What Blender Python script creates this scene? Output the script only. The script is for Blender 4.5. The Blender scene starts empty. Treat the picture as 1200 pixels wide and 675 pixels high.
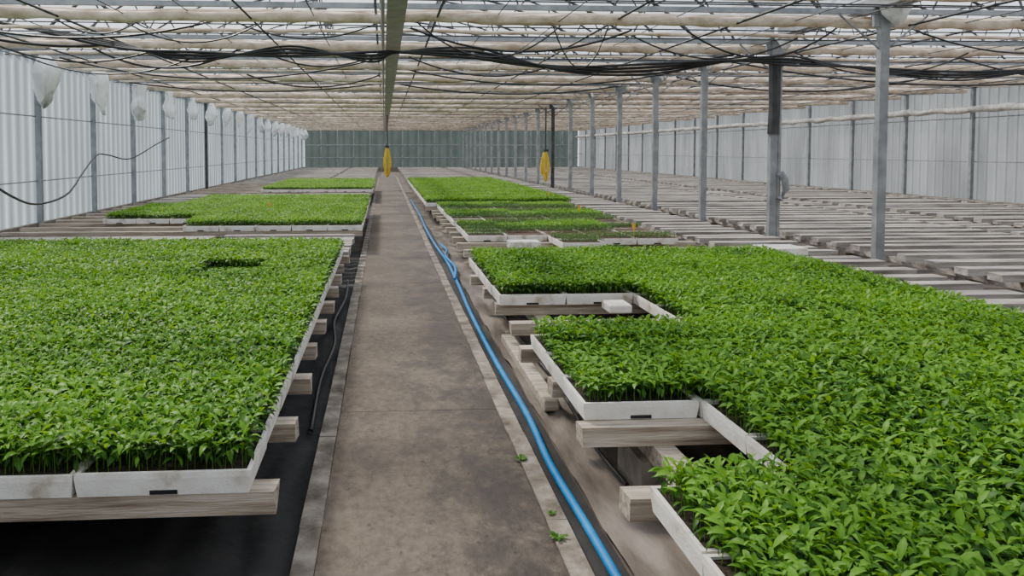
import bpy, math, random
import numpy as np
from mathutils import Vector, Matrix, noise
random.seed(7)
S=bpy.context.scene
COL=S.collection

# ---------------------------------------------------------------- materials
def newmat(name):
    m=bpy.data.materials.new(name); m.use_nodes=True
    nt=m.node_tree; nt.nodes.clear()
    return m,nt,nt.nodes,nt.links
def ramp(N,L,fac,stops):
    r=N.new('ShaderNodeValToRGB'); e=r.color_ramp.elements
    while len(e)<len(stops): e.new(0.5)
    for i,(p,c) in enumerate(stops):
        e[i].position=p; e[i].color=(*c,1)
    L.new(fac,r.inputs[0]); return r.outputs[0]
def noise_n(N,L,scale,detail=4,rough=.55,vec=None,dist=0):
    n=N.new('ShaderNodeTexNoise'); n.inputs['Scale'].default_value=scale
    n.inputs['Detail'].default_value=detail; n.inputs['Roughness'].default_value=rough
    n.inputs['Distortion'].default_value=dist
    if vec is not None: L.new(vec,n.inputs['Vector'])
    return n.outputs['Fac']
def pos(N,L,scale=(1,1,1)):
    g=N.new('ShaderNodeNewGeometry'); m=N.new('ShaderNodeMapping'); m.inputs['Scale'].default_value=scale
    L.new(g.outputs['Position'],m.inputs[0]); return m.outputs[0]
def mat_noise(name,stops,scale=5,vs=(1,1,1),rough=.8,metal=0,bump=.0,bscale=None,detail=5,spec=.5):
    m,nt,N,L=newmat(name)
    p=N.new('ShaderNodeBsdfPrincipled'); o=N.new('ShaderNodeOutputMaterial'); L.new(p.outputs[0],o.inputs[0])
    v=pos(N,L,vs); f=noise_n(N,L,scale,detail,vec=v)
    L.new(ramp(N,L,f,stops),p.inputs['Base Color'])
    p.inputs['Roughness'].default_value=rough; p.inputs['Metallic'].default_value=metal
    p.inputs['Specular IOR Level'].default_value=spec
    if bump:
        b=N.new('ShaderNodeBump'); b.inputs['Strength'].default_value=bump; b.inputs['Distance'].default_value=.02
        L.new(noise_n(N,L,bscale or scale*4,4,vec=v),b.inputs['Height']); L.new(b.outputs[0],p.inputs['Normal'])
    return m
M={}
M['steel']=mat_noise('galvanised_steel',[(.3,(.20,.21,.22)),(.7,(.35,.36,.37))],6,rough=.5,metal=.25)
M['steel_dark']=mat_noise('dark_steel',[(.3,(.03,.032,.035)),(.7,(.08,.08,.08))],6,rough=.5,metal=.3)
M['rail']=mat_noise('painted_rail',[(.3,(.30,.285,.27)),(.7,(.46,.44,.42))],6,rough=.6)
M['rust']=mat_noise('hoop_steel',[(.3,(.03,.03,.033)),(.7,(.08,.08,.085))],4,rough=.6,metal=.2)
M['curtain']=mat_noise('rolled_screen',[(.25,(.42,.31,.21)),(.55,(.74,.62,.49)),(.75,(.88,.81,.70))],9,(.6,1,1),rough=.8,bump=.4)
M['cloth']=mat_noise('white_cloth',[(.3,(.82,.82,.81)),(.7,(.96,.96,.95))],8,rough=.8,bump=.3)
M['cloth_grey']=mat_noise('dirty_cloth',[(.3,(.30,.28,.25)),(.7,(.62,.60,.57))],8,rough=.8,bump=.3)
M['poly']=mat_noise('polystyrene',[(.28,(.42,.34,.24)),(.45,(.80,.75,.68)),(.7,(.93,.92,.88))],7,rough=.7,bump=.2,bscale=90)
M['poly_dirty']=mat_noise('soiled_polystyrene',[(.3,(.10,.065,.045)),(.52,(.26,.20,.15)),(.72,(.62,.56,.50))],6,rough=.8,bump=.2,bscale=90)
M['soil']=mat_noise('potting_soil',[(.3,(.012,.008,.006)),(.7,(.065,.042,.028))],40,rough=.95,bump=.8,bscale=120)
M['peat']=mat_noise('peat_soil',[(.3,(.045,.022,.014)),(.7,(.15,.08,.05))],30,rough=.95,bump=.8,bscale=120)
M['wood']=mat_noise('weathered_wood',[(.25,(.17,.12,.085)),(.5,(.42,.35,.27)),(.8,(.66,.59,.50))],5,(.5,8,8),rough=.85,bump=.4)
M['wood_dark']=mat_noise('aged_bench_wood',[(.25,(.15,.13,.11)),(.5,(.34,.305,.27)),(.75,(.56,.52,.475))],3,(.6,3,5),rough=.85,bump=.4)
M['concrete']=mat_noise('concrete_block',[(.3,(.13,.105,.08)),(.7,(.27,.23,.19))],8,rough=.9,bump=.4)
M['curb']=mat_noise('concrete_curb',[(.3,(.08,.063,.047)),(.5,(.20,.165,.13)),(.75,(.40,.35,.29))],6,rough=.9,bump=.7)
M['black']=mat_noise('black_rubber',[(.3,(.008,.008,.008)),(.7,(.02,.02,.02))],6,rough=.45)
M['blue']=mat_noise('blue_hose_pvc',[(.3,(.005,.15,.42)),(.7,(.01,.24,.57))],6,rough=.5,spec=.25)
M['yellow']=mat_noise('yellow_hose_pvc',[(.3,(.60,.38,.02)),(.7,(.75,.52,.04))],6,rough=.5)
M['orange']=mat_noise('orange_tag',[(.3,(.8,.3,.02)),(.7,(.9,.45,.03))],6,rough=.6)
M['mat_black']=mat_noise('black_ground_cloth',[(.3,(.010,.009,.009)),(.6,(.022,.02,.018)),(.85,(.06,.05,.045))],3,rough=.8,bump=.6,bscale=9)
M['mat_brown']=mat_noise('brown_ground_cloth',[(.25,(.045,.034,.026)),(.5,(.14,.112,.09)),(.8,(.30,.255,.215))],3.5,(1.5,.5,1),rough=.8,bump=.7,bscale=8)
M['earth']=mat_noise('ground_earth',[(.3,(.06,.048,.038)),(.7,(.17,.14,.115))],2.5,rough=.9,bump=.5)

def path_mat():
    m,nt,N,L=newmat('path_concrete')
    p=N.new('ShaderNodeBsdfPrincipled'); o=N.new('ShaderNodeOutputMaterial'); L.new(p.outputs[0],o.inputs[0])
    v=pos(N,L,(1,.7,1))
    def mul(a,b,f=1):
        x=N.new('ShaderNodeMix'); x.data_type='RGBA'; x.blend_type='MULTIPLY'; x.inputs[0].default_value=f
        L.new(a,x.inputs[6]); L.new(b,x.inputs[7]); return x.outputs[2]
    a=ramp(N,L,noise_n(N,L,22,9,.75,v),[(.3,(.105,.083,.065)),(.7,(.21,.175,.143))])
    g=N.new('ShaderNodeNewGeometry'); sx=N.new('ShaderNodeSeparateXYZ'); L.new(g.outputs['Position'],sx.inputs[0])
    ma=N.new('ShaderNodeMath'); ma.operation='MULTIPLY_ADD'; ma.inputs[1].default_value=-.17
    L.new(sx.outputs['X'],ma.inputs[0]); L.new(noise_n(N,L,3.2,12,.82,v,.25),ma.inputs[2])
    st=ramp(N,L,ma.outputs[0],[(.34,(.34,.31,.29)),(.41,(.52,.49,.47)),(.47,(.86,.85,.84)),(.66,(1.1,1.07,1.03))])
    x=mul(a,st)
    # broad faint tone variation along the walk
    x=mul(x,ramp(N,L,noise_n(N,L,.8,3,.5,v),[(.35,(.72,.70,.68)),(.65,(1.05,1.04,1.02))]))
    vo=N.new('ShaderNodeTexVoronoi'); vo.inputs['Scale'].default_value=13; L.new(v,vo.inputs['Vector'])
    x=mul(x,ramp(N,L,vo.outputs['Distance'],[(.07,(.4,.4,.4)),(.15,(1,1,1))]),.6)
    L.new(x,p.inputs['Base Color'])
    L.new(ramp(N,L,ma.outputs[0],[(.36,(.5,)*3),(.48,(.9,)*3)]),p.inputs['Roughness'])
    p.inputs['Specular IOR Level'].default_value=.3
    b=N.new('ShaderNodeBump'); b.inputs['Strength'].default_value=.4; b.inputs['Distance'].default_value=.01
    L.new(noise_n(N,L,30,6,.6,v),b.inputs['Height']); L.new(b.outputs[0],p.inputs['Normal'])
    return m
M['path']=path_mat()

def film(name,col,transp,transl,stripe=None,sdir='Y',tint=(1,1,1),dirt=.25,lo=.75,vs=(1,1,1)):
    """thin plastic sheet: part clear, part translucent, part diffuse"""
    m,nt,N,L=newmat(name); o=N.new('ShaderNodeOutputMaterial')
    t=N.new('ShaderNodeBsdfTransparent'); t.inputs[0].default_value=(*tint,1)
    tl=N.new('ShaderNodeBsdfTranslucent'); d=N.new('ShaderNodeBsdfDiffuse')
    v=pos(N,L,vs); f=noise_n(N,L,.8,5,.6,v)
    c=ramp(N,L,f,[(.3,tuple(k*(1-dirt) for k in col)),(.65,col)])
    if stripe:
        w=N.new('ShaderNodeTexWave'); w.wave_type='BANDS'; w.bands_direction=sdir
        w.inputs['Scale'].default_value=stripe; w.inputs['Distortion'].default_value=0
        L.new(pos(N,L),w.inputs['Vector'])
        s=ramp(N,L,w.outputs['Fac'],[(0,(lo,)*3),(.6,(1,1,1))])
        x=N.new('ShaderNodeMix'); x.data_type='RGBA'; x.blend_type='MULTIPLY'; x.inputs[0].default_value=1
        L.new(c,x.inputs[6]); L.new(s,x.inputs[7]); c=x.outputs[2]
    L.new(c,tl.inputs[0]); L.new(c,d.inputs[0])
    m1=N.new('ShaderNodeMixShader'); m1.inputs[0].default_value=transl
    L.new(d.outputs[0],m1.inputs[1]); L.new(tl.outputs[0],m1.inputs[2])
    m2=N.new('ShaderNodeMixShader'); m2.inputs[0].default_value=transp
    L.new(m1.outputs[0],m2.inputs[1]); L.new(t.outputs[0],m2.inputs[2]); L.new(m2.outputs[0],o.inputs[0])
    return m
M['roof']=film('roof_film',(.84,.87,.92),.52,.8,dirt=.25)
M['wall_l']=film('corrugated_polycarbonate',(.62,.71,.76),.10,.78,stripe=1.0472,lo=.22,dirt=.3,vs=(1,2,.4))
M['wall_r']=film('grey_polycarbonate',(.46,.455,.43),.05,.68,stripe=1.0472,lo=.55,dirt=.45,vs=(1,1.5,.3))
M['wall_f']=film('green_shade_net',(.034,.046,.040),.09,.6,stripe=.5,sdir='X',tint=(.6,.66,.62),dirt=.5,lo=.6)

def leaf_mat(name,c1,c2,c3):
    m,nt,N,L=newmat(name); o=N.new('ShaderNodeOutputMaterial')
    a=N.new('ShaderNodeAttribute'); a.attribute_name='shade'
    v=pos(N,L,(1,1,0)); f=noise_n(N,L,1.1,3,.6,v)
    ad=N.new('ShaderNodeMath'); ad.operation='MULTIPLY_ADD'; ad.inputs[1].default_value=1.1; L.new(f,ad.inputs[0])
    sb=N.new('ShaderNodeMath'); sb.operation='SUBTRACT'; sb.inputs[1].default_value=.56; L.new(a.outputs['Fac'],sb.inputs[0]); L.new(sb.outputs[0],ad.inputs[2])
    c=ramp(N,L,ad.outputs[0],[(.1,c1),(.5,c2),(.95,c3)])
    p=N.new('ShaderNodeBsdfPrincipled'); L.new(c,p.inputs['Base Color']); p.inputs['Roughness'].default_value=.45
    p.inputs['Specular IOR Level'].default_value=.22
    tl=N.new('ShaderNodeBsdfTranslucent')
    g=N.new('ShaderNodeMix'); g.data_type='RGBA'; g.blend_type='MULTIPLY'; g.inputs[0].default_value=1
    g.inputs[7].default_value=(1.35,1.12,.45,1); L.new(c,g.inputs[6]); L.new(g.outputs[2],tl.inputs[0])
    mx=N.new('ShaderNodeMixShader'); mx.inputs[0].default_value=.4
    L.new(p.outputs[0],mx.inputs[1]); L.new(tl.outputs[0],mx.inputs[2]); L.new(mx.outputs[0],o.inputs[0])
    return m
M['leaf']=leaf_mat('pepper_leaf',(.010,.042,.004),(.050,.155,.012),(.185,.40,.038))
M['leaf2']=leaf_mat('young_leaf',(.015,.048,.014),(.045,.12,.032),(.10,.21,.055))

# ---------------------------------------------------------------- mesh builder
class MB:
    def __init__(s): s.v=[]; s.f=[]; s.m=[]
    def box(s,x0,x1,y0,y1,z0,z1,mi=0,j=0):
        b=len(s.v)
        for z in (z0,z1):
            for (x,y) in ((x0,y0),(x1,y0),(x1,y1),(x0,y1)):
                s.v.append((x+random.uniform(-j,j),y+random.uniform(-j,j),z))
        for q in ((0,3,2,1),(4,5,6,7),(0,1,5,4),(1,2,6,5),(2,3,7,6),(3,0,4,7)):
            s.f.append(tuple(b+k for k in q)); s.m.append(mi)
    def quad(s,a,b,c,d,mi=0):
        n=len(s.v); s.v+= [a,b,c,d]; s.f.append((n,n+1,n+2,n+3)); s.m.append(mi)
    def tube(s,pts,r,n=6,mi=0,rn=0,caps=True):
        pts=[Vector(p) for p in pts]; b=len(s.v); K=len(pts)
        for i,p in enumerate(pts):
            t=(pts[min(i+1,K-1)]-pts[max(i-1,0)]).normalized()
            up=Vector((0,0,1)) if abs(t.z)<.9 else Vector((1,0,0))
            a=t.cross(up).normalized(); c=a.cross(t)
            for k in range(n):
                an=2*math.pi*k/n; rr=r*(1+random.uniform(-rn,rn))
                s.v.append(tuple(p+a*math.cos(an)*rr+c*math.sin(an)*rr))
        for i in range(K-1):
            for k in range(n):
                s.f.append((b+i*n+k,b+i*n+(k+1)%n,b+(i+1)*n+(k+1)%n,b+(i+1)*n+k)); s.m.append(mi)
        if caps:
            s.f.append(tuple(b+k for k in range(n))); s.m.append(mi)
            s.f.append(tuple(b+(K-1)*n+k for k in reversed(range(n)))); s.m.append(mi)
    def obj(s,name,mats,parent=None,smooth=False,link=True):
        me=bpy.data.meshes.new(name); me.from_pydata(s.v,[],s.f)
        for m in mats: me.materials.append(M[m])
        me.polygons.foreach_set('material_index',s.m)
        if smooth: me.polygons.foreach_set('use_smooth',[True]*len(s.f))
        me.update(); o=bpy.data.objects.new(name,me)
        if link: COL.objects.link(o)
        if parent: o.parent=parent
        return o
def empty(name,loc=(0,0,0)):
    e=bpy.data.objects.new(name,None); e.empty_display_size=.2; COL.objects.link(e); e.location=loc
    return e
def spline(pts,sub=8):
    P=[Vector(p) for p in pts]; out=[]
    for i in range(len(P)-1):
        p0=P[max(i-1,0)];p1=P[i];p2=P[i+1];p3=P[min(i+2,len(P)-1)]
        for k in range(sub):
            t=k/sub
            out.append(.5*((2*p1)+(-p0+p2)*t+(2*p0-5*p1+4*p2-p3)*t*t+(-p0+3*p1-3*p2+p3)*t**3))
    out.append(P[-1]); return out

# ---------------------------------------------------------------- dimensions
XL,XM,XR=-6.2,6.0,15.5
Y0,Y1=-3.0,58.65
EAVE=3.35
BAY=2.5
YB=[8.65+BAY*k for k in range(-4,20)]
GZ=-.06

# ground & path
g=MB(); nx,ny=60,130
gx=np.linspace(XL,XR,nx); gy=np.linspace(Y0,Y1,ny)
for y in gy:
    for x in gx: g.v.append((x,y,GZ+0.012*noise.noise(Vector((x*1.5,y*1.5,0)))-.012))
for j in range(ny-1):
    for i in range(nx-1):
        a=j*nx+i; g.f.append((a,a+1,a+nx+1,a+nx)); g.m.append(0)
g.obj('floor',['earth'],smooth=True)
PX0,PX1=-.36,.785
p=MB(); y=0.1
while y<44:
    p.box(PX0+.093,PX1-.093,y,y+4.394,GZ-.03,0); y+=4.4
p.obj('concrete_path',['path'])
for nm,xa,xb in (('path_curb',PX0,PX0+.09),('path_curb',PX1-.09,PX1)):
    c=MB(); y=0.1
    while y<44:
        c.box(xa,xb,y,y+.997,GZ-.03,.006+random.uniform(-.003,.003),0,.003); y+=1.0
    c.obj(nm,['curb'])
def cloth(name,x0,x1,y0,y1,mat,amp=.02,base=GZ+.005):
    b=MB(); nx=int((x1-x0)/.035)+2; ny=int((y1-y0)/.08)+2
    for j in range(ny):
        yy=y0+(y1-y0)*j/(ny-1)
        for i in range(nx):
            xx=x0+(x1-x0)*i/(nx-1)
            w=abs(noise.noise(Vector((xx*5+1.3*noise.noise(Vector((xx,yy*.7,3))),yy*.9,base))))*amp*2+amp*.4*noise.noise(Vector((xx*12,yy*5,1)))
            b.v.append((xx,yy,base+amp*.4+w))
    for j in range(ny-1):
        for i in range(nx-1):
            a=j*nx+i; b.f.append((a,a+1,a+nx+1,a+nx)); b.m.append(0)
    return b.obj(name,[mat],smooth=True)
cloth('ground_cloth',-3.2,PX0-.005,.3,12,'mat_black',.03)
cloth('ground_cloth',PX1+.16,2.6,.8,16,'mat_brown',.026)
cloth('ground_cloth',PX1+.005,PX1+.155,.8,16,'mat_black',.012)

# ---------------------------------------------------------------- seedling tiles
def patch(name,seed,w,d,sp,h,leafL,nleaf,mat,fill=1.0,span=.5):
    R=random.Random(seed); V=[];F=[];A=[]
    nx=round(w/sp); ny=round(d/sp)
    prof=[(0,.12),(.25,.8),(.5,1.0),(.76,.6),(1,.02)]
    for iy in range(ny):
        for ix in range(nx):
            if R.random()>fill: continue
            cx=(ix+.5)/nx*w-w/2+R.uniform(-.25,.25)*sp; cy=(iy+.5)/ny*d-d/2+R.uniform(-.25,.25)*sp
            hh=h*R.uniform(.74,1.13); lx=R.uniform(-.02,.02)*h*6; ly=R.uniform(-.02,.02)*h*6
            b=len(V); r=.0019
            for z,t in ((-.012,0),(hh*.5,.5),(hh,1)):
                for k in range(3):
                    an=k*2.094; V.append((cx+lx*t+r*math.cos(an),cy+ly*t+r*math.sin(an),z)); A.append(.9)
            for i in range(2):
                for k in range(3): F.append((b+i*3+k,b+i*3+(k+1)%3,b+(i+1)*3+(k+1)%3,b+(i+1)*3+k))
            az0=R.uniform(0,6.28); pt=R.uniform(-.14,.14)
            for l in range(nleaf):
                t=1-(l/(nleaf))*span
                az=az0+l*2.4+R.uniform(-.4,.4)
                zz=hh*t; L=leafL*(.6+.55*(1-abs(t-.78)*1.7))*R.uniform(.8,1.2)
                if l==0: L*=.7
                W=L*R.uniform(.14,.195); el=(1.05-.95*(l/nleaf)) + R.uniform(-.4,.4); drop=R.uniform(.5,1.7)
                if l==0: el=1.2
                dx,dy=math.cos(az),math.sin(az); px,py=-dy,dx
                roll=R.uniform(-.55,.55)
                b=len(V); x=cx+lx*t; y=cy+ly*t; z=zz; ang=el; prev=0
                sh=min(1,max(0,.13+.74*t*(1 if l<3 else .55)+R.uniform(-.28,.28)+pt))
                x+=dx*L*.18*math.cos(el); y+=dy*L*.18*math.cos(el); z+=L*.18*math.sin(el)
                for (u,wd) in prof:
                    st=(u-prev)*L; prev=u
                    x+=dx*math.cos(ang)*st; y+=dy*math.cos(ang)*st; z+=math.sin(ang)*st; ang-=drop*.25
                    ww=wd*W; f=.3*ww
                    V.append((x-px*ww,y-py*ww,z+f-roll*ww)); V.append((x,y,z)); V.append((x+px*ww,y+py*ww,z+f+roll*ww))
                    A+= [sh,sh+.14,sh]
                for i in range(4):
                    q=b+i*3
                    F.append((q,q+1,q+4,q+3)); F.append((q+1,q+2,q+5,q+4))
    me=bpy.data.meshes.new(name); me.from_pydata(V,[],F); me.materials.append(M[mat])
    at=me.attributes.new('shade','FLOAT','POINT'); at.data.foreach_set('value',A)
    me.polygons.foreach_set('use_smooth',[True]*len(F)); me.update()
    return bpy.data.objects.new(name,me)
TW,TD=.56,.43
def collection(name,n,**k):
    c=bpy.data.collections.new(name)
    for i in range(n): c.objects.link(patch(f'{name}_{i}',i*13+len(name),mat=k.get('mat','leaf'),**{a:b for a,b in k.items() if a!='mat'}))
    return c
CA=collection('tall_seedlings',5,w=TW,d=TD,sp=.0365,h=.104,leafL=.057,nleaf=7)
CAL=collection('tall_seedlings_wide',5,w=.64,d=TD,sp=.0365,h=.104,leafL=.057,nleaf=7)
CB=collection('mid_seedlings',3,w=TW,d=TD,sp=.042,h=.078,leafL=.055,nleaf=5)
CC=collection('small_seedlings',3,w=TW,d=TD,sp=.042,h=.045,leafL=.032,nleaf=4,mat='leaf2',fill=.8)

def gn(coll):
    ng=bpy.data.node_groups.new('scatter_'+coll.name,'GeometryNodeTree')
    ng.interface.new_socket('Geometry',in_out='INPUT',socket_type='NodeSocketGeometry')
    ng.interface.new_socket('Geometry',in_out='OUTPUT',socket_type='NodeSocketGeometry')
    N,L=ng.nodes,ng.links
    gi=N.new('NodeGroupInput'); go=N.new('NodeGroupOutput')
    ci=N.new('GeometryNodeCollectionInfo'); ci.inputs['Collection'].default_value=coll
    ci.inputs['Separate Children'].default_value=True; ci.inputs['Reset Children'].default_value=True
    ip=N.new('GeometryNodeInstanceOnPoints'); ip.inputs['Pick Instance'].default_value=True
    def na(nm,t):
        a=N.new('GeometryNodeInputNamedAttribute'); a.data_type=t; a.inputs['Name'].default_value=nm; return a.outputs['Attribute']
    L.new(gi.outputs[0],ip.inputs['Points']); L.new(ci.outputs[0],ip.inputs['Instance'])
    L.new(na('vidx','INT'),ip.inputs['Instance Index'])
    L.new(na('rot','FLOAT_VECTOR'),ip.inputs['Rotation']); L.new(na('sc','FLOAT_VECTOR'),ip.inputs['Scale'])
    L.new(ip.outputs[0],go.inputs[0])
    return ng
GN={c.name:gn(c) for c in (CA,CAL,CB,CC)}
def scatter(coll,pts,parent,scz=1.0):
    for q in coll.objects:
        if q.parent is None: q.parent=parent
    me=bpy.data.meshes.new('seedlings'); me.from_pydata([q[:3] for q in pts],[],[])
    n=len(pts); k=len(coll.objects)
    a=me.attributes.new('vidx','INT','POINT'); a.data.foreach_set('value',[random.randrange(k) for _ in pts])
    a=me.attributes.new('rot','FLOAT_VECTOR','POINT'); a.data.foreach_set('vector',[c for _ in pts for c in (0,0,random.choice((0,math.pi)))])
    a=me.attributes.new('sc','FLOAT_VECTOR','POINT')
    a.data.foreach_set('vector',[c for q in pts for c in (q[4],q[5],scz*q[3]*random.uniform(.93,1.07))])
    o=bpy.data.objects.new('seedlings',me); COL.objects.link(o); o.parent=parent
    md=o.modifiers.new('scatter','NODES'); md.node_group=GN[coll.name]
    return o
RIM=.42; TB=.335
def tray(b,x0,y0,w,d,soil=1,mi=0):
    j=random.uniform(-.004,.004); x0+=j; x1=x0+w-.006; y1=y0+d-.006; t=.016; zr=RIM+random.uniform(-.003,.003); zs=RIM-.012
    tp=.008
    o=[(x0,y0),(x1,y0),(x1,y1),(x0,y1)]; lo=[(x0+tp,y0+tp),(x1-tp,y0+tp),(x1-tp,y1-tp),(x0+tp,y1-tp)]
    i_=[(x0+t,y0+t),(x1-t,y0+t),(x1-t,y1-t),(x0+t,y1-t)]
    for k in range(4):
        n=(k+1)%4
        b.quad((*lo[k],TB),(*lo[n],TB),(*o[n],zr-.022),(*o[k],zr-.022))
        b.quad((*o[k],zr-.022),(*o[n],zr-.022),(*o[n],zr),(*o[k],zr))
        b.quad((*o[k],zr),(*o[n],zr),(*i_[n],zr),(*i_[k],zr),mi=mi)
        b.quad((*i_[k],zr),(*i_[n],zr),(*i_[n],zs),(*i_[k],zs),mi=mi)
    b.quad(*[(*q,TB) for q in reversed(lo)])
    b.quad(*[(*q,zs) for q in i_],mi=1)
    cx=(x0+x1)/2
    for yy,s in ((y0,-1),(y1,1)):
        yy2=yy-s*(tp*.9)
        b.box(cx-.05,cx+.05,min(yy2,yy2+s*.004),max(yy2,yy2+s*.004),TB+.004,TB+.02,mi=2)
def bed(name,x0,y0,nc,nr,w,d,coll,skip=(),thin=None,scz=1,soil='soil',bx=None,ext=.06,dirty=False,alt=None,inset=.035,leg0=.9):
    e=empty(name,(0,0,0)); tb=MB(); pts=[]; pts2=[]
    occ=lambda c,r: 0<=c<nc and 0<=r<nr and (c,r) not in skip
    for r in range(nr):
        for c in range(nc):
            if (c,r) in skip: continue
            xa=x0+c*w; ya=y0+r*d
            tray(tb,xa,ya,w,d,mi=3 if dirty and not(c==0 or r==0) else 0)
            s=thin(c,r) if thin else 1
            l_=inset if not occ(c-1,r) else 0; r_=inset if not occ(c+1,r) else 0
            f_=inset if not occ(c,r-1) else 0; b_=inset if not occ(c,r+1) else 0
            q=(xa+w/2+(l_-r_)/2,ya+d/2+(f_-b_)/2,RIM-.012,s,1.03*(w-l_-r_)/w,1.03*(d-f_-b_)/d)
            if s>0: (pts2 if alt and alt(c,r) else pts).append(q)
    tb.obj('trays',['poly',soil,'black','poly_dirty'],e)
    scatter(coll,pts,e,scz)
    if pts2: scatter(CB,pts2,e,.8)
    bm=MB(); xa,xb=bx or (x0-ext,x0+nc*w+ext); y=y0+.02
    while y<y0+nr*d-.1:
        bm.box(xa+random.uniform(-.03,.03),xb+random.uniform(-.03,.03),y,y+.10,TB-.09,TB-.002,0,.006); y+=.68
    xr=xa+.38
    while xr<xb:
        bm.box(xr-.05,xr+.05,y0+.55,y0+nr*d-.05,TB-.18,TB-.092,0); 
        yy=y0+leg0
        while yy<y0+nr*d-.36:
            bm.box(xr-.09,xr+.09,yy,yy+.35,GZ-.02,TB-.182,1); yy+=1.9
        xr+=1.35
    bm.obj('bench_frame',['wood','concrete'],e)
    return e
LW=.64
bed('seedling_bed',-.49-LW*8,2.72,8,15,LW,TD,CAL,thin=lambda c,r:(.3 if (c,r) in ((6,9),(6,10)) else 1),bx=(-.49-LW*8,-.42))
bed('seedling_bed',-.33-TW*8,11.7,8,16,TW,TD,CB,skip=[(c,r) for c in range(8) for r in range(16) if (c<3 and r<3) or (c<1 and r>8)],scz=1.1,bx=(-5.9,-.37))
bed('seedling_bed',-.33-TW*6,22.5,6,16,TW,TD,CB,bx=(-5.9,-.37))
RX=.93
sk=[(0,r) for r in (3,4)]+[(c,r) for c in (0,1) for r in (8,9,10)]
bed('seedling_bed',RX,1.22,6,16,TW,TD,CA,skip=sk,thin=lambda c,r:(.8 if (c,r) in ((0,5),(0,6)) else 1),bx=(RX-.03,RX+6*TW+.1),leg0=.2)
def midt(c,r):
    if r==2 and c>=1: return 0
    if r==7 and c<3: return 0
    if r==12: return 0
    if c==4 and r in (2,3,5,6): return 0
    return 1
bed('seedling_bed',1.15,9.3,5,16,TW,TD,CC,skip=[(0,0),(0,1),(1,0),(1,1),(3,0),(4,0),(0,6)],thin=midt,soil='peat',bx=(1.0,4.3),scz=1.3,dirty=True,alt=lambda c,r:r in (4,5,9,10,14,15) and (c*3+r)%4!=0,inset=.01)
bed('seedling_bed',.93,16.6,6,30,TW,TD,CB,thin=lambda c,r:(0 if r in (3,9) and c<4 else 1),bx=(.9,4.4),scz=1.2,soil='peat',dirty=True)

# ---------------------------------------------------------------- empty benches
def slats(x0,x1,y0,y1,sp=.46):
    b=MB(); y=y0
    while y<y1-.15:
        xx=x0
        while xx<x1-.3:
            ln=min(3.4,x1-xx); 
            b.box(xx+.02,xx+ln-.03,y+random.uniform(-.03,.03),y+.19,TB-.09+random.uniform(-.01,.01),TB-.02+random.uniform(-.015,.015),0,.012); xx+=3.5
        y+=sp
    xr=x0+.4
    while xr<x1:
        b.box(xr-.05,xr+.05,y0,y1,TB-.20,TB-.105,0)
        yy=y0+.1
        while yy<y1-.2:
            b.box(xr-.1,xr+.1,yy,yy+.2,GZ-.02,TB-.202,1); yy+=2.2
        xr+=1.7
    return b.obj('empty_bench',['wood_dark','concrete'])
slats(6.3,10.6,3.5,56)
slats(11.1,15.2,3.5,56)
slats(4.55,5.8,4.0,56)
slats(-5.9,-.42,9.35,11.55,.30)
slats(-5.9,-.42,18.75,22.35,.36)
slats(-5.9,-.42,29.6,56)
slats(1.0,4.3,29.7,56)

# ---------------------------------------------------------------- walls
def corr(name,axis,c,a0,a1,z0,z1,mat,amp=.018,pitch=.15,step=.0375):
    b=MB(); n=int((a1-a0)/step)
    for i in range(n+1):
        a=a0+(a1-a0)*i/n; o=amp*math.sin(2*math.pi*a/pitch)
        for z in (z0,z1):
            b.v.append((c+o,a,z) if axis=='x' else (a,c+o,z))
    for i in range(n): q=2*i; b.f.append((q,q+2,q+3,q+1)); b.m.append(0)
    return b.obj(name,[mat],smooth=True)
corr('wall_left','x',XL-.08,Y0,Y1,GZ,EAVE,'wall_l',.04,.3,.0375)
corr('wall_right','x',XR+.08,Y0,Y1,GZ,EAVE,'wall_r',.03,.3,.0375)
corr('wall_far','y',Y1+.08,XL,XR,GZ,EAVE,'wall_f',.02,.3,.1)
corr('wall_back','y',Y0-.08,XL,XR,GZ,EAVE,'wall_r',.02,.3,.1)

def arch(x,xa,xb,rise):
    u=(x-xa)/(xb-xa)*2-1
    return EAVE+.05+rise*max(0,1-u*u)**.75
SP=[(XL,XM,2.3),(XM,XR,2.0)]
rf=MB()
for (xa,xb,rise) in SP:
    n=26; xs=[xa+(xb-xa)*(1-math.cos(math.pi*i/n))/2 for i in range(n+1)]
    b=len(rf.v)
    for y in (Y0-.08,Y1+.08):
        for x in xs: rf.v.append((x,y,arch(x,xa,xb,rise)+.06))
    for i in range(n): rf.f.append((b+i,b+i+1,b+n+1+i+1,b+n+1+i)); rf.m.append(0)
    for y in (Y0-.08,Y1+.08):
        for i in range(n):
            rf.quad((xs[i],y,EAVE),(xs[i+1],y,EAVE),(xs[i+1],y,arch(xs[i+1],xa,xb,rise)+.06),(xs[i],y,arch(xs[i],xa,xb,rise)+.06))
rf.obj('ceiling_roof_film',['roof'],smooth=True)

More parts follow.
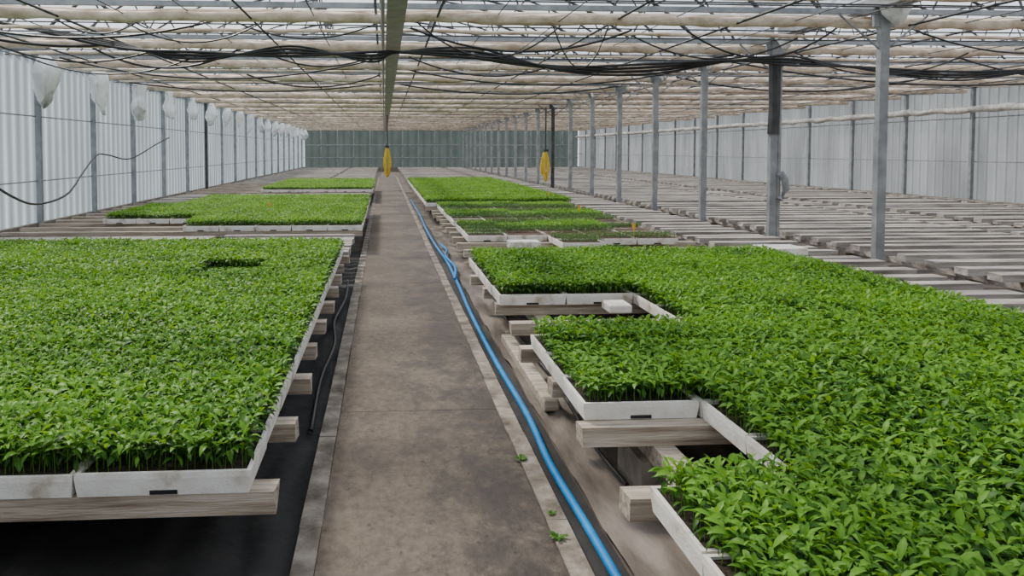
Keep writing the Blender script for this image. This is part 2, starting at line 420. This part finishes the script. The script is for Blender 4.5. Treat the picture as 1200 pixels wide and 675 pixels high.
tr=empty('roof_truss_frame')
h=MB()
for y in YB:
    for (xa,xb,rise) in SP:
        for off in (0,1.25):
            if y+off>Y1-.2: continue
            pts=[(xa+(xb-xa)*(1-math.cos(math.pi*i/18))/2,y+off,0) for i in range(19)]
            h.tube([(q[0],q[1],arch(q[0],xa,xb,rise)) for q in pts],.032 if off==0 else .024,5)
        k=8; 
        for i in range(k):
            x1_=xa+(xb-xa)*(i+.5)/k; x2=xa+(xb-xa)*(i+ (1 if i%2==0 else 0))/k
            h.tube([(x1_,y,EAVE-.1),(x2,y,arch(x2,xa,xb,rise))],.014,4)
for (xa,xb,rise) in SP:
    for u in (.08,.22,.36,.5,.64,.78,.92):
        x=xa+(xb-xa)*u; h.tube([(x,Y0,arch(x,xa,xb,rise)-.03),(x,Y1,arch(x,xa,xb,rise)-.03)],.018,5)
h.obj('arch_hoops',['rust'],tr,smooth=True)
c=MB()
for y in YB:
    c.box(XL,XR,y-.03,y+.03,EAVE-.12,EAVE-.06)
c.obj('cross_chords',['steel'],tr)
gt=MB()
for x in (XL,XM,XR):
    w=.14
    gt.box(x-w,x+w,Y0,Y1,EAVE-.05,EAVE+.07)
gt.obj('gutters',['steel'],tr)
w=MB()
for y in YB:
    for dz,dy in ((-.22,.5),(-.02,.9),(-.18,1.5),(-.1,2.0)):
        if y+dy<Y1: w.tube([(XL,y+dy,EAVE+dz),(XM,y+dy,EAVE+dz-.03),(XR,y+dy,EAVE+dz)],.009,4)
for x in [XL+.35+.72*k for k in range(30)]:
    if x<XR: w.tube([(x,Y0,EAVE-.15-.04*(int(x*7)%3)),(x,Y1,EAVE-.15-.04*(int(x*7)%3))],.007 if int(x*10)%3 else .016,4)
w.obj('support_wires',['rust'],tr)

for i,y in enumerate(YB):
    b=MB(); y2=y+.14; n=110
    for dz,r,ox in ((-.2,.06,0),(-.13,.032,.09),(-.17,.026,1.2)):
        if y2+ox>Y1-.2: continue
        pts=[]
        for k in range(n+1):
            x=XL+.16+(XR-XL-.32)*k/n
            pts.append((x,y2+.03*noise.noise(Vector((x*1.2,y,dz)))+ox,EAVE+dz+.035*noise.noise(Vector((x*.8,y*3,dz)))))
        b.tube(pts,r,7,rn=.24)
    b.obj('rolled_screen',['curtain'],smooth=True)

r=MB()
cx=.13
r.box(cx-.10,cx+.10,Y0,Y1-.5,EAVE-.34,EAVE-.31); r.box(cx-.012,cx+.012,Y0,Y1-.5,EAVE-.31,EAVE-.18); r.box(cx-.09,cx+.09,Y0,Y1-.5,EAVE-.18,EAVE-.15)
r.tube([(cx-.14,Y0,EAVE-.29),(cx-.14,Y1-.5,EAVE-.29)],.022,6)
r.obj('overhead_rail',['rail'])

def post(x,y,mat='steel',w=.05,top=EAVE-.05,extra=False):
    b=MB(); b.box(x-w,x+w,y-w*.8,y+w*.8,GZ-.03,top); 
    b.box(x-w-.03,x+w+.03,y-w-.03,y+w+.03,GZ-.03,GZ+.05)
    b.box(x-.13,x+.13,y-.02,y+.02,top-.22,top)
    b.tube([(x-.02,y,top-.5),(x-.55,y,top-.08)],.014,5); b.tube([(x+.02,y,top-.5),(x+.55,y,top-.08)],.014,5)
    if extra:
        b.tube([(x+w+.035,y-.03,GZ),(x+w+.035,y-.03,top-.3)],.028,7,mi=0)
        b.tube([(x,y,1.85),(x+.01,y-.01,2.3),(x,y,2.95)],.085,8,mi=1)
        b.tube([(x+w+.02,y-.1,1.25),(x+w+.09,y-.1,1.16),(x+w+.12,y-.1,1.0),(x+w+.02,y-.1,.84)],.055,7)
    return b.obj('support_post',[mat,'steel_dark'])
for i,y in enumerate(YB):
    if y>0:
        post(XM,y,'steel' if i!=11 else 'steel_dark',.055,extra=(i==5))
def wpost(x,y,sx,mat='steel'):
    b=MB(); b.box(x-.045,x+.045,y-.04,y+.04,GZ-.03,EAVE-.05)
    b.box(x-.09,x+.09,y-.09,y+.09,GZ-.03,GZ+.2,1)
    b.obj('wall_post',[mat,'concrete'])
for i,y in enumerate(YB):
    if y>0:
        wpost(XL+.06,y,1,'steel' if i!=11 else 'steel_dark'); wpost(XR-.06,y,-1)
for k in range(1,17):
    x=XL+ (XR-XL)*k/17
    b=MB(); b.box(x-.04,x+.04,Y1-.06,Y1+.02,GZ,EAVE-.05); b.obj('wall_post',['steel'])
rl=MB()
for z in (1.05,2.2): rl.tube([(XL+.02,Y0,z),(XL+.02,Y1,z)],.012,5)
rl.obj('trim_left_rail',['steel'])
rl=MB()
for z in (1.3,2.45): rl.tube([(XR-.02,Y0,z),(XR-.02,Y1,z)],.015,5)
rl.obj('trim_right_rail',['steel'])
rl=MB()
for z in (1.0,2.0): rl.tube([(XL,Y1-.08,z),(XR,Y1-.08,z)],.03,5)
rl.obj('trim_far_rail',['steel'])
for nm,x in (('trim_left_plinth',XL),('trim_right_plinth',XR)):
    b=MB(); b.box(x-.05,x+.04,Y0,Y1,GZ-.02,.3); b.obj(nm,['concrete'])
b=MB(); b.box(XL,XR,Y1-.04,Y1+.05,GZ-.02,.25); b.obj('trim_far_plinth',['concrete'])

b=MB(); n=160
b.tube([(XR-.16,Y0+(Y1-Y0)*k/n,2.66+.05*noise.noise(Vector((k*.7,0,0)))) for k in range(n+1)],.085,8,rn=.35)
b.obj('rolled_side_curtain',['cloth_grey'],smooth=True)
def bunch(x,y,z,s=1,seed=0,sx=.8,sy=1.6):
    R=random.Random(seed); b=MB()
    n=16; rings=12; lean=R.uniform(-.15,.15); ph=R.uniform(0,6)
    for i in range(rings+1):
        t=i/rings; rad=s*(.06+.07*t**.5+.03*math.sin(t*5+seed))*(1-.35*max(0,t-.75)*4) ; zz=z-s*.56*t
        for k in range(n):
            an=2*math.pi*k/n; rr=rad*(1+.32*math.sin(an*5+ph+t*2)*(.4+.6*t)+R.uniform(-.06,.06))
            b.v.append((x+math.cos(an)*rr*sx,y+lean*t+math.sin(an)*rr*sy,zz-s*.12*t*math.sin(an*1.0+ph)+R.uniform(-.01,.01)))
    for i in range(rings):
        for k in range(n): b.f.append((i*n+k,i*n+(k+1)%n,(i+1)*n+(k+1)%n,(i+1)*n+k)); b.m.append(0)
    b.f.append(tuple(rings*n+k for k in range(n))); b.m.append(0)
    b.obj('gathered_cloth',['cloth'],smooth=True)
for i,y in enumerate(YB):
    if y>5:
        bunch(XL+.34,y-.35,EAVE-.12,1.2*random.uniform(.85,1.15),i,1.0,1.6)
        bunch(XM+.02,y-.28,EAVE+.45,1.05,i+50,1.1,.8)

# ---------------------------------------------------------------- hoses and cables
b=MB(); b.tube(spline([(.88,1.2,-.015),(.88,2.3,-.017),(.87,3.0,-.017),(.85,3.7,-.015),(.87,4.4,-.015),(.85,5.3,-.01),(.84,6.2,.0),(.85,7.4,.0),(.88,8.8,.0),(.9,10.5,.0),(.86,12.5,.0),(.85,15,.0),(.88,18,0),(.86,24,.0)],10),.02,8)
b.obj('blue_hose',['blue'],smooth=True)
b=MB(); b.tube(spline([(.86,9.0,.02),(.95,9.9,.03),(.90,10.8,.04),(.98,11.6,.03),(.93,12.4,.03)],8),.018,8); b.obj('blue_hose',['blue'],smooth=True)
b=MB(); b.tube(spline([(-.42,4.2,.0),(-.44,5.1,.02),(-.40,5.9,.05),(-.46,6.8,.03),(-.41,7.8,.04),(-.44,9,.02)],8),.014,6); b.obj('black_drip_hose',['black'],smooth=True)
b=MB(); b.tube(spline([(1.15,3.4,.01),(1.13,3.9,.01),(1.17,5.0,.01),(1.14,6.4,.01),(1.18,8,.01)],8),.012,6); b.obj('black_drip_hose',['black'],smooth=True)
bb=empty('overhead_hose_bundle')
for k in range(4):
    o=k*.045
    pts=[(-6.1,10.3+o,3.42-o),(-5.0,10.2,3.27),(-3.6,10.3+o,2.98+o*.6),(-2.6,10.3,2.93-o),(-1.3,10.4,2.90+o),(-.2,10.4,2.96-o),(.2,10.4,2.96),(1.3,10.5,2.90+o),(2.6,10.6,2.80-o*.5),(3.9,10.7+o,2.86-o),(5.2,10.8,2.93),(6.1,10.9,2.88+o),(7.2,11.2,2.9),(9,11.3,2.84-o),(11,11.4,2.9),(15,11.4,2.95)]
    t=MB(); t.tube(spline(pts,8),.022 if k<3 else .016,6); t.obj(f'hose_{k+1}',['black'],bb,smooth=True)
def sag(x0,x1,y,z,s,r=.012,y2=None):
    pts=[]; n=14
    for i in range(n+1):
        t=i/n; pts.append((x0+(x1-x0)*t,y+((y2 or y)-y)*t,z-s*4*t*(1-t)))
    q=MB(); q.tube(pts,r,5); q.obj('hanging_cable',['black'],smooth=True)
sag(-5.8,-1.9,9.6,3.3,.3,.016); sag(-1.9,-.1,9.8,3.25,.2); sag(.35,3.3,9.8,3.2,.3,.016); sag(3.3,5.8,10,3.2,.35); sag(6.2,9,11,3.1,.35)
sag(-6.0,-3.0,12.6,3.2,.35,.013); sag(.35,5.8,14.2,3.15,.3,.015); sag(2,2.8,9,3.3,.7,.009); sag(-4,-2.6,8.9,3.3,.35,.01); sag(-5.6,-.2,13.3,3.2,.35,.016); sag(-3.4,-1.2,9.2,3.35,.45,.01); sag(6.3,15,13.2,3.2,.4,.018); sag(.4,3,12,3.1,.25,.014,13)
sag(.3,2.4,9.3,3.3,.5,.012,9.9); sag(1.2,5.7,12.1,3.15,.25,.02,11.5); sag(-5.9,-3.8,9.4,3.25,.2,.02,11.6); sag(6.3,10.5,9.0,3.25,.35,.014,10); sag(6.4,12,16.0,3.2,.3,.02); sag(-2.8,-.1,15.5,3.15,.25,.018)
sag(-5.5,-3.4,10.9,3.1,.22,.014,11.4); sag(-4.4,-2.2,11.6,3.15,.3,.018); sag(-1.8,-.1,11.7,3.1,.2,.014); sag(3.8,5.9,9.4,3.2,.4,.014); sag(-6,-.1,18,3.2,.2,.02); sag(.4,5.9,18.2,3.2,.22,.02); sag(10,15.2,12.4,3.2,.4,.018)
q=MB(); q.tube(spline([(-4.7,8.0,1.75),(-4.55,8.6,1.35),(-4.6,9.5,1.02),(-4.75,10.5,.86),(-4.9,11.8,.92),(-5.2,13.2,1.22),(-5.5,14.6,1.5),(-5.8,16,1.5),(-6.0,18,1.40),(-6.0,20,1.75),(-6.0,21.2,1.95)],8),.016,6)
q.obj('hanging_cable',['black'],smooth=True)

def coil(x,y,zt,zb,wd,top=EAVE-.2):
    e=empty('yellow_hose_coil'); R=random.Random(int(x*10))
    for k in range(7):
        t=MB(); n=22; a=wd*(.12+.045*k); pts=[]; zb2=zb+R.uniform(0,.3); rot=R.uniform(-.5,.5)
        for i in range(n+1):
            an=2*math.pi*i/n; hz=(zt-zb2)/2; s=a*math.sin(an)*(1-.45*math.cos(an))
            pts.append((x+s*math.cos(rot),y+s*math.sin(rot)+.03*(k-3),zt-hz+hz*math.cos(an)))
        t.tube(pts,.030,6,caps=False); t.obj(f'loop_{k+1}',['yellow'],e,smooth=True)
    t=MB(); t.tube([(x,y,zt-.02),(x,y,top)],.03,6); t.box(x-.08,x+.08,y-.14,y+.14,zt-.05,zt+.03); t.obj('hanger',['steel_dark'],e)
coil(.13,30,1.75,.5,.38,EAVE-.345); coil(XM-.3,25.95,1.6,.5,.34,EAVE-.25)

def tag(x,y,z=RIM-.01):
    b=MB(); b.box(x-.006,x+.006,y-.002,y+.002,z-.03,z+.14); b.box(x-.02,x+.02,y-.003,y+.003,z+.12,z+.19); b.obj('plant_label',['orange'])
for (x,y) in ((3.4,9.9),(3.55,13.3),(-2.2,14.4),(3.9,17.4)): tag(x,y)
def block(name,x0,x1,y0,y1,z0,z1,m):
    b=MB(); b.box(x0,x1,y0,y1,z0,z1); o=b.obj(name,[m]); bv=o.modifiers.new('b','BEVEL'); bv.width=.012; bv.segments=2; return o
block('polystyrene_block',1.74,1.92,5.60,5.82,TB,.40,'poly')
block('wooden_plank',1.22,1.32,2.4,3.3,GZ+.03,.03,'wood_dark')
block('wooden_plank',.99,1.09,4.5,6.2,GZ+.03,.04,'wood')
block('polystyrene_tray_offcut',1.6,2.0,9.35,9.6,TB,.43,'poly')
block('polystyrene_tray_offcut',4.6,5.1,8.6,9.0,TB-.005,.42,'poly')
def weed(x,y,s,seed):
    R=random.Random(seed); b=MB()
    for k in range(16):
        az=R.uniform(0,6.28); L=s*R.uniform(.5,1); dx,dy=math.cos(az),math.sin(az); w_=L*.2
        pr=None
        for t,ww,z in ((0,.1,0),(.4,1,.25),(.75,.8,.32),(1,.05,.2)):
            c=(x+dx*L*t,y+dy*L*t,.008+L*z); cur=((c[0]-dy*w_*ww,c[1]+dx*w_*ww,c[2]),(c[0]+dy*w_*ww,c[1]-dx*w_*ww,c[2]))
            if pr: b.quad(pr[0],pr[1],cur[1],cur[0])
            pr=cur
    o=b.obj('weed_tuft',['leaf'])
    at=o.data.attributes.new('shade','FLOAT','POINT'); at.data.foreach_set('value',[.6]*len(o.data.vertices))
weed(.70,3.72,.05,1); weed(.71,2.95,.05,2); weed(.73,3.15,.03,3)

# ---------------------------------------------------------------- light
w=bpy.data.worlds.new('sky'); S.world=w; w.use_nodes=True; nt=w.node_tree; nt.nodes.clear()
o=nt.nodes.new('ShaderNodeOutputWorld'); bg=nt.nodes.new('ShaderNodeBackground')
tc=nt.nodes.new('ShaderNodeTexCoord'); sp=nt.nodes.new('ShaderNodeSeparateXYZ'); rp=nt.nodes.new('ShaderNodeValToRGB')
nt.links.new(tc.outputs['Generated'],sp.inputs[0]); nt.links.new(sp.outputs['Z'],rp.inputs[0])
rp.color_ramp.elements[0].position=0; rp.color_ramp.elements[0].color=(.82,.86,.9,1)
rp.color_ramp.elements[1].position=.6; rp.color_ramp.elements[1].color=(.66,.76,.92,1)
nt.links.new(rp.outputs[0],bg.inputs[0]); bg.inputs[1].default_value=1.5; nt.links.new(bg.outputs[0],o.inputs[0])
sl=bpy.data.lights.new('sun','SUN'); sl.energy=9; sl.angle=math.radians(9); sl.color=(1,.94,.84)
so=bpy.data.objects.new('sun',sl); COL.objects.link(so)
d=Vector((.45,-.65,-.8)).normalized(); so.rotation_euler=d.to_track_quat('-Z','Y').to_euler(); so.location=(-10,20,20)

# ---------------------------------------------------------------- camera
cd=bpy.data.cameras.new('camera'); cd.sensor_width=36; cd.lens=870/1200*36
co=bpy.data.objects.new('camera',cd); COL.objects.link(co); S.camera=co
yaw=math.radians(3.5); pit=math.radians(2.5)
co.location=(0,0,1.6); co.rotation_euler=(math.pi/2-pit,0,-yaw)
cd.shift_x=(150-870*math.tan(yaw))/1200; cd.shift_y=-(161.5-870*math.tan(pit))/1200
cd.clip_end=300
